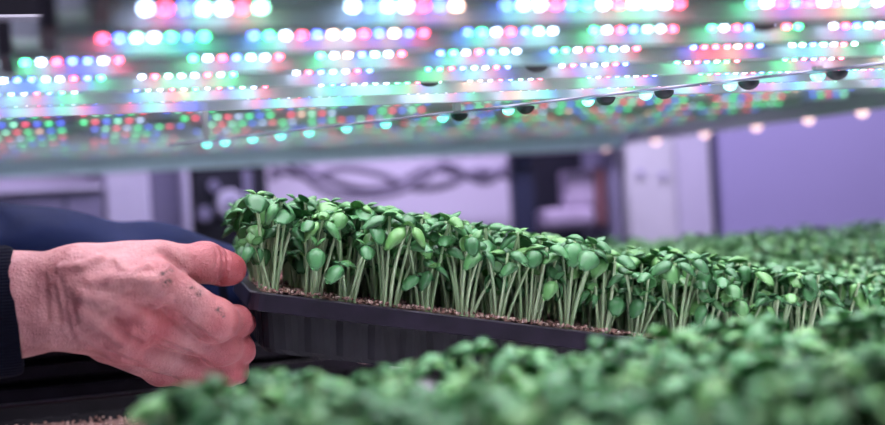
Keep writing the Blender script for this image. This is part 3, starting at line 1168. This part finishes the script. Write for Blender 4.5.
def trousers():
    s = SDF((ox - .36, -.20, .10), (ox + .30, .50, 1.0), .009)
    A = lambda x, y, z: np.array((ox + x, y, z))
    s.cone(A(-.10, .08, .92), A(-.10, .18, .92), .11, .11, .03)
    for sg in (-1, 1):
        y = .13 + sg * .10
        s.chain([A(-.10, y, .90), A(-.06, y, .50), A(-.10, y, .17)], [.086, .076, .064], .03)
    return s.mesh()


link_mesh('trousers', mesh_np('trousers', *trousers(), [MAT['trouser']]), person)


def boots():
    s = SDF((ox - .30, -.15, .0), (ox + .25, .42, .30), .007)
    for sg in (-1, 1):
        y = .13 + sg * .10
        A = lambda x, yy, z: np.array((ox + x, yy, z))
        s.chain([A(-.10, y, .24), A(-.11, y, .07)], [.056, .052], .02)
        s.chain([A(-.11, y, .06), A(.07, y + sg * .02, .052)], [.052, .046], .03)
    return s.mesh()


link_mesh('boots', mesh_np('boots', *boots(), [MAT['shoe']]), person)


def hair():
    H = np.array(head)
    s = SDF(H - .16, H + .16, .005)
    s.ell(H + (-.022, 0, .046), (.100, .085, .090), None, .02)
    s.ell(H + (-.055, 0, -.01), (.062, .078, .07), None, .03)
    s.ell(H + (.085, 0, -.02), (.075, .085, .085), None, .02, sub=True)
    s.warp(lambda x, y, z: .002 * np.sin(y * 210 + 9 * np.sin(x * 30)))
    return s.mesh()


link_mesh('hair', mesh_np('hair', *hair(), [MAT['hair']]), person)
for sg in (-1, 1):
    V, Q = tube_np([(0, 0, -.011), (0, 0, -.008), (0, 0, 0), (0, 0, .008), (0, 0, .011)], [.002, .008, .0115, .008, .002], 12)
    e = link_mesh('eye', mesh_np('eye', V, Q, [MAT['eye']]), person)
    e.location = head + Vector((.078, sg * .031, .018))

# ------------------------------------------------------------------ things along the far wall
FY = 1.74


def prect(name, px0, px1, ptop, pbot, y0, y1, mat, parent, zlo=None, zhi=None, bevel=.004):
    """box whose front face spans the pixel columns at depth y0"""
    pm = (ptop + pbot) / 2
    a, b = on_plane(px0, pm, y0), on_plane(px1, pm, y0)
    mid = (px0 + px1) / 2
    zt = zhi if zhi is not None else on_plane(mid, ptop, y0).z
    zb = zlo if zlo is not None else on_plane(mid, pbot, y0).z
    o = box(name, (a.x, y0, zb), (b.x, y1, zt), mat, bevel=bevel)
    if parent is not None:
        o.parent = parent
        o.matrix_parent_inverse = parent.matrix_basis.inverted()
    return o


def root_at(name, px, y, label, cat, group=None):
    p = on_plane(px, 230, y)
    r = empty(name, (p.x, y, 0))
    bpy.context.view_layer.update()
    return tag(r, label, cat, group)


r = root_at('storage_cabinet', 50, FY, 'low grey-mauve storage cabinet by the back wall above the navy sleeve', 'cabinet')
prect('cabinet_body', -80, 104, 194, 260, FY, B['y1'] - .01, MAT['grey'], r, zlo=0)
prect('cabinet_top', -84, 103, 189, 194, FY - .008, B['y1'] - .01, MAT['paleg'], r)
prect('door_gap', 66, 68, 198, 250, FY - .003, FY + .01, MAT['black'], r, zlo=.3, bevel=0)

r = root_at('equipment_cupboard', 148, FY, 'pale lavender cupboard with a darker side bay beside the black control box', 'cupboard')
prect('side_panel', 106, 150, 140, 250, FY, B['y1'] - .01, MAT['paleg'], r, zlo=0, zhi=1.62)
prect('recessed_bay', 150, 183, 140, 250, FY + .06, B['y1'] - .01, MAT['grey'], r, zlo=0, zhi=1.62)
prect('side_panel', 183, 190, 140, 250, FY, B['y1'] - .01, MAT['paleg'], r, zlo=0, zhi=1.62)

r = root_at('control_box', 230, FY, 'tall black control box with a pale round fan on its front', 'control box')
prect('box_body', 193, 268, 140, 250, FY, B['y1'] - .01, MAT['black'], r, zlo=0, zhi=1.60)


def disc(name, px, py, y, rad, th, mat, parent):
    bm = bmesh.new()
    rr = bmesh.ops.create_cone(bm, cap_ends=True, segments=32, radius1=rad, radius2=rad * .9, depth=th)
    p = on_plane(px, py, y)
    bmesh.ops.transform(bm, matrix=Matrix.Translation(p) @ Matrix.Rotation(PI / 2, 4, 'X'), verts=bm.verts)
    o = bm_obj(name, bm, mat, None)
    o.parent = parent; o.matrix_parent_inverse = parent.matrix_basis.inverted()
    return o


disc('fan_ring', 231, 204, FY - .012, .033, .026, MAT['paleg'], r)
disc('fan_hub', 231, 204, FY - .03, .012, .012, MAT['grey'], r)
disc('gauge', 205, 214, FY - .008, .016, .016, MAT['grey'], r)
disc('gauge', 214, 186, FY - .008, .013, .016, MAT['grey'], r)
prect('latch', 243, 252, 170, 200, FY - .012, FY, MAT['grey'], r)

# hoses looped along the wall
hz = [((270, 178), (300, 166), (330, 180), (365, 190), (400, 182), (430, 168), (470, 176), (508, 166)),
      ((272, 168), (310, 176), (345, 168), (380, 174), (415, 188), (450, 184), (480, 170), (512, 178)),
      ((285, 160), (325, 190), (360, 196), (395, 192), (425, 178), (445, 164), (485, 182), (512, 160))]
for i, h_ in enumerate(hz):
    ctrl = [on_plane(px, py, 1.88 - .03 * i) for px, py in h_]
    pts = []
    for k in range(len(ctrl) - 1):
        p0_, p1_, p2_, p3_ = ctrl[max(k - 1, 0)], ctrl[k], ctrl[k + 1], ctrl[min(k + 2, len(ctrl) - 1)]
        for t in np.linspace(0, 1, 10, endpoint=False):
            pts.append(.5 * ((2 * p1_) + (-p0_ + p2_) * t + (2 * p0_ - 5 * p1_ + 4 * p2_ - p3_) * t * t + (-p0_ + 3 * p1_ - 3 * p2_ + p3_) * t ** 3))
    pts.append(ctrl[-1])
    V, Q = tube_np(pts, [.0095] * len(pts), 10)
    o = link_mesh('hanging_hose', mesh_np('hanging_hose', V, Q, [MAT['rubber']]))
    tag(o, ('dark hose hanging in loops along the pale wall, the one closest to the wall',
            'dark hose hanging in loops along the pale wall, the middle one of three',
            'dark hose hanging in the deepest loops along the pale wall')[i], 'hose', 'hoses along the back wall')

r = root_at('open_alcove', 570, FY, 'dark open alcove with navy post and pale lintel behind the seedlings', 'alcove')
prect('navy_post', 514, 535, 150, 250, FY, FY + .03, MAT['navyp'], r, zlo=0, zhi=1.40)
prect('dark_backing', 535, 594, 150, 250, B['y1'] - .05, B['y1'] - .01, MAT['black'], r, zlo=0, zhi=1.40)
prect('side_board', 611, 621, 150, 250, FY, B['y1'] - .01, MAT['grey'], r, zlo=0, zhi=1.40)
prect('lintel_board', 440, 621, 128, 153, FY - .02, FY + .03, MAT['paleg'], r)
prect('shelf_board', 535, 611, 228.3, 231, FY - .01, B['y1'] - .06, MAT['black'], r)
o = prect('paper_sack', 546, 596, 208, 227, FY + .0, FY + .07, MAT['paledirt'], None, bevel=.012)
tag(o, 'pale paper sack lying on the shelf inside the dark alcove', 'sack')
o = prect('storage_box', 566, 596, 170, 207.5, FY + .01, FY + .06, MAT['paledirt'], None, bevel=.012)
tag(o, 'small pale box standing on the sack inside the dark alcove', 'box')
o = prect('brown_carton', 598, 606, 168, 226, FY + .0, FY + .07, MAT['brown'], None, bevel=.006)
tag(o, 'narrow reddish brown carton at the side of the dark alcove', 'carton')

r = root_at('white_cupboard', 668, FY, 'tall white cupboard with two small latches beside the dark alcove', 'cupboard')
prect('cupboard_body', 626, 711, 110, 250, FY, B['y1'] - .01, MAT['white'], r, zlo=0, zhi=1.75)
prect('door', 628, 674, 110, 250, FY - .012, FY, MAT['white'], r, zlo=.1, zhi=1.73, bevel=.003)
prect('door', 678, 709, 110, 250, FY - .012, FY, MAT['paleg'], r, zlo=.1, zhi=1.73, bevel=.003)
for px, py in ((641, 173), (664, 175)):
    prect('latch', px - 3, px + 3, py - 2, py + 2, FY - .018, FY - .012, MAT['panel'], r, bevel=.001)

o = prect('dark_gap_strip', 712, 722, 100, 250, FY + .02, B['y1'] - .01, MAT['navyp'], None, zlo=0, zhi=1.8)  # dark strip put in where only the darkness of a gap shows
tag(o, 'thin upright strip painted dark for the gap between the white cupboard and the lavender panel', 'post')
r = root_at('partition_screen', 800, FY, 'broad plain lavender screen panel beside the thin dark gap strip', 'screen')
prect('panel', 723, 1000, 100, 250, FY - .01, FY + .03, MAT['panel'], r, zlo=.12, zhi=1.8)
for px in (735, 990):
    prect('foot', px, px + 14, 100, 250, FY - .12, FY + .12, MAT['steel'], r, zlo=0, zhi=.13)

# warm lamps on the outer end of the deck
wl_me = dome_mesh('marker_lamp', .010, .010, .010, MAT['warm'], 12, 5)
WX = 1.085
rail = empty('warm_lamp_strip', (WX, 1.0, EYE.z + .10))
tag(rail, 'pale lamp strip with a row of warm pink lamps above the lavender panel', 'lamp strip')
ys = []
for (px, py) in ((605, 130), (655, 125), (704, 121), (756, 116), (808, 110), (862, 105)):
    rr = FWD + RIGHT * ((px - 442.5) / FPX) - UP * ((py - 212.5) / FPX)
    ys.append((EYE + rr * ((WX - EYE.x) / rr.x)))
print('warm', [tuple(round(c, 3) for c in p) for p in ys])
bm = bmesh.new()
add_box(bm, (0, (ys[0].y + ys[-1].y) / 2 - 1.0, .0145), (.026, abs(ys[0].y - ys[-1].y) + .2, .029))
bm_obj('mounting_strip', bm, MAT['paleg'], rail, bevel=.002)
for p in ys:
    o = link_mesh('marker_lamp', wl_me, rail); o.location = (0, p.y - 1.0, 0)

# ------------------------------------------------------------------ room lamp and added front fill
def ceiling_lamp(x, y, z, sx, sy, power, col, label, rz=0):
    r = empty('ceiling_lamp', (x, y, z), rz)
    tag(r, label, 'ceiling lamp')
    bm = bmesh.new(); add_box(bm, (0, 0, .03), (sx + .04, sy + .04, .04))
    bm_obj('housing', bm, MAT['white'], r, bevel=.004)
    l = bpy.data.lights.new('lamp', 'AREA'); l.shape = 'RECTANGLE'; l.size = sx; l.size_y = sy
    l.energy = power; l.color = col
    o = bpy.data.objects.new('lamp', l); COL.objects.link(o); o.parent = r; o.location = (0, 0, .005)
    return r


ceiling_lamp(1.0, 1.25, B['h'] - .06, 2.2, .2, 85, (.74, .64, 1.0), 'long violet-white lamp under the ceiling along the back wall')
ceiling_lamp(.1, -1.45, B['h'] - .06, 1.6, .5, 18, (.88, .80, 1.0), 'wide cool fill lamp added under the ceiling at the front of the rack')  # added front fill, an unseen lamp behind the camera

wd = bpy.data.worlds.new('room_world'); scene.world = wd
wd.use_nodes = True
wd.node_tree.nodes['Background'].inputs['Color'].default_value = (.05, .045, .07, 1)
wd.node_tree.nodes['Background'].inputs['Strength'].default_value = .3

vs = scene.view_settings
vs.view_transform = 'Standard'; vs.look = 'None'; vs.gamma = 1.0; vs.exposure = 0.0
vs.use_curve_mapping = False
scene.cycles.use_denoising = True
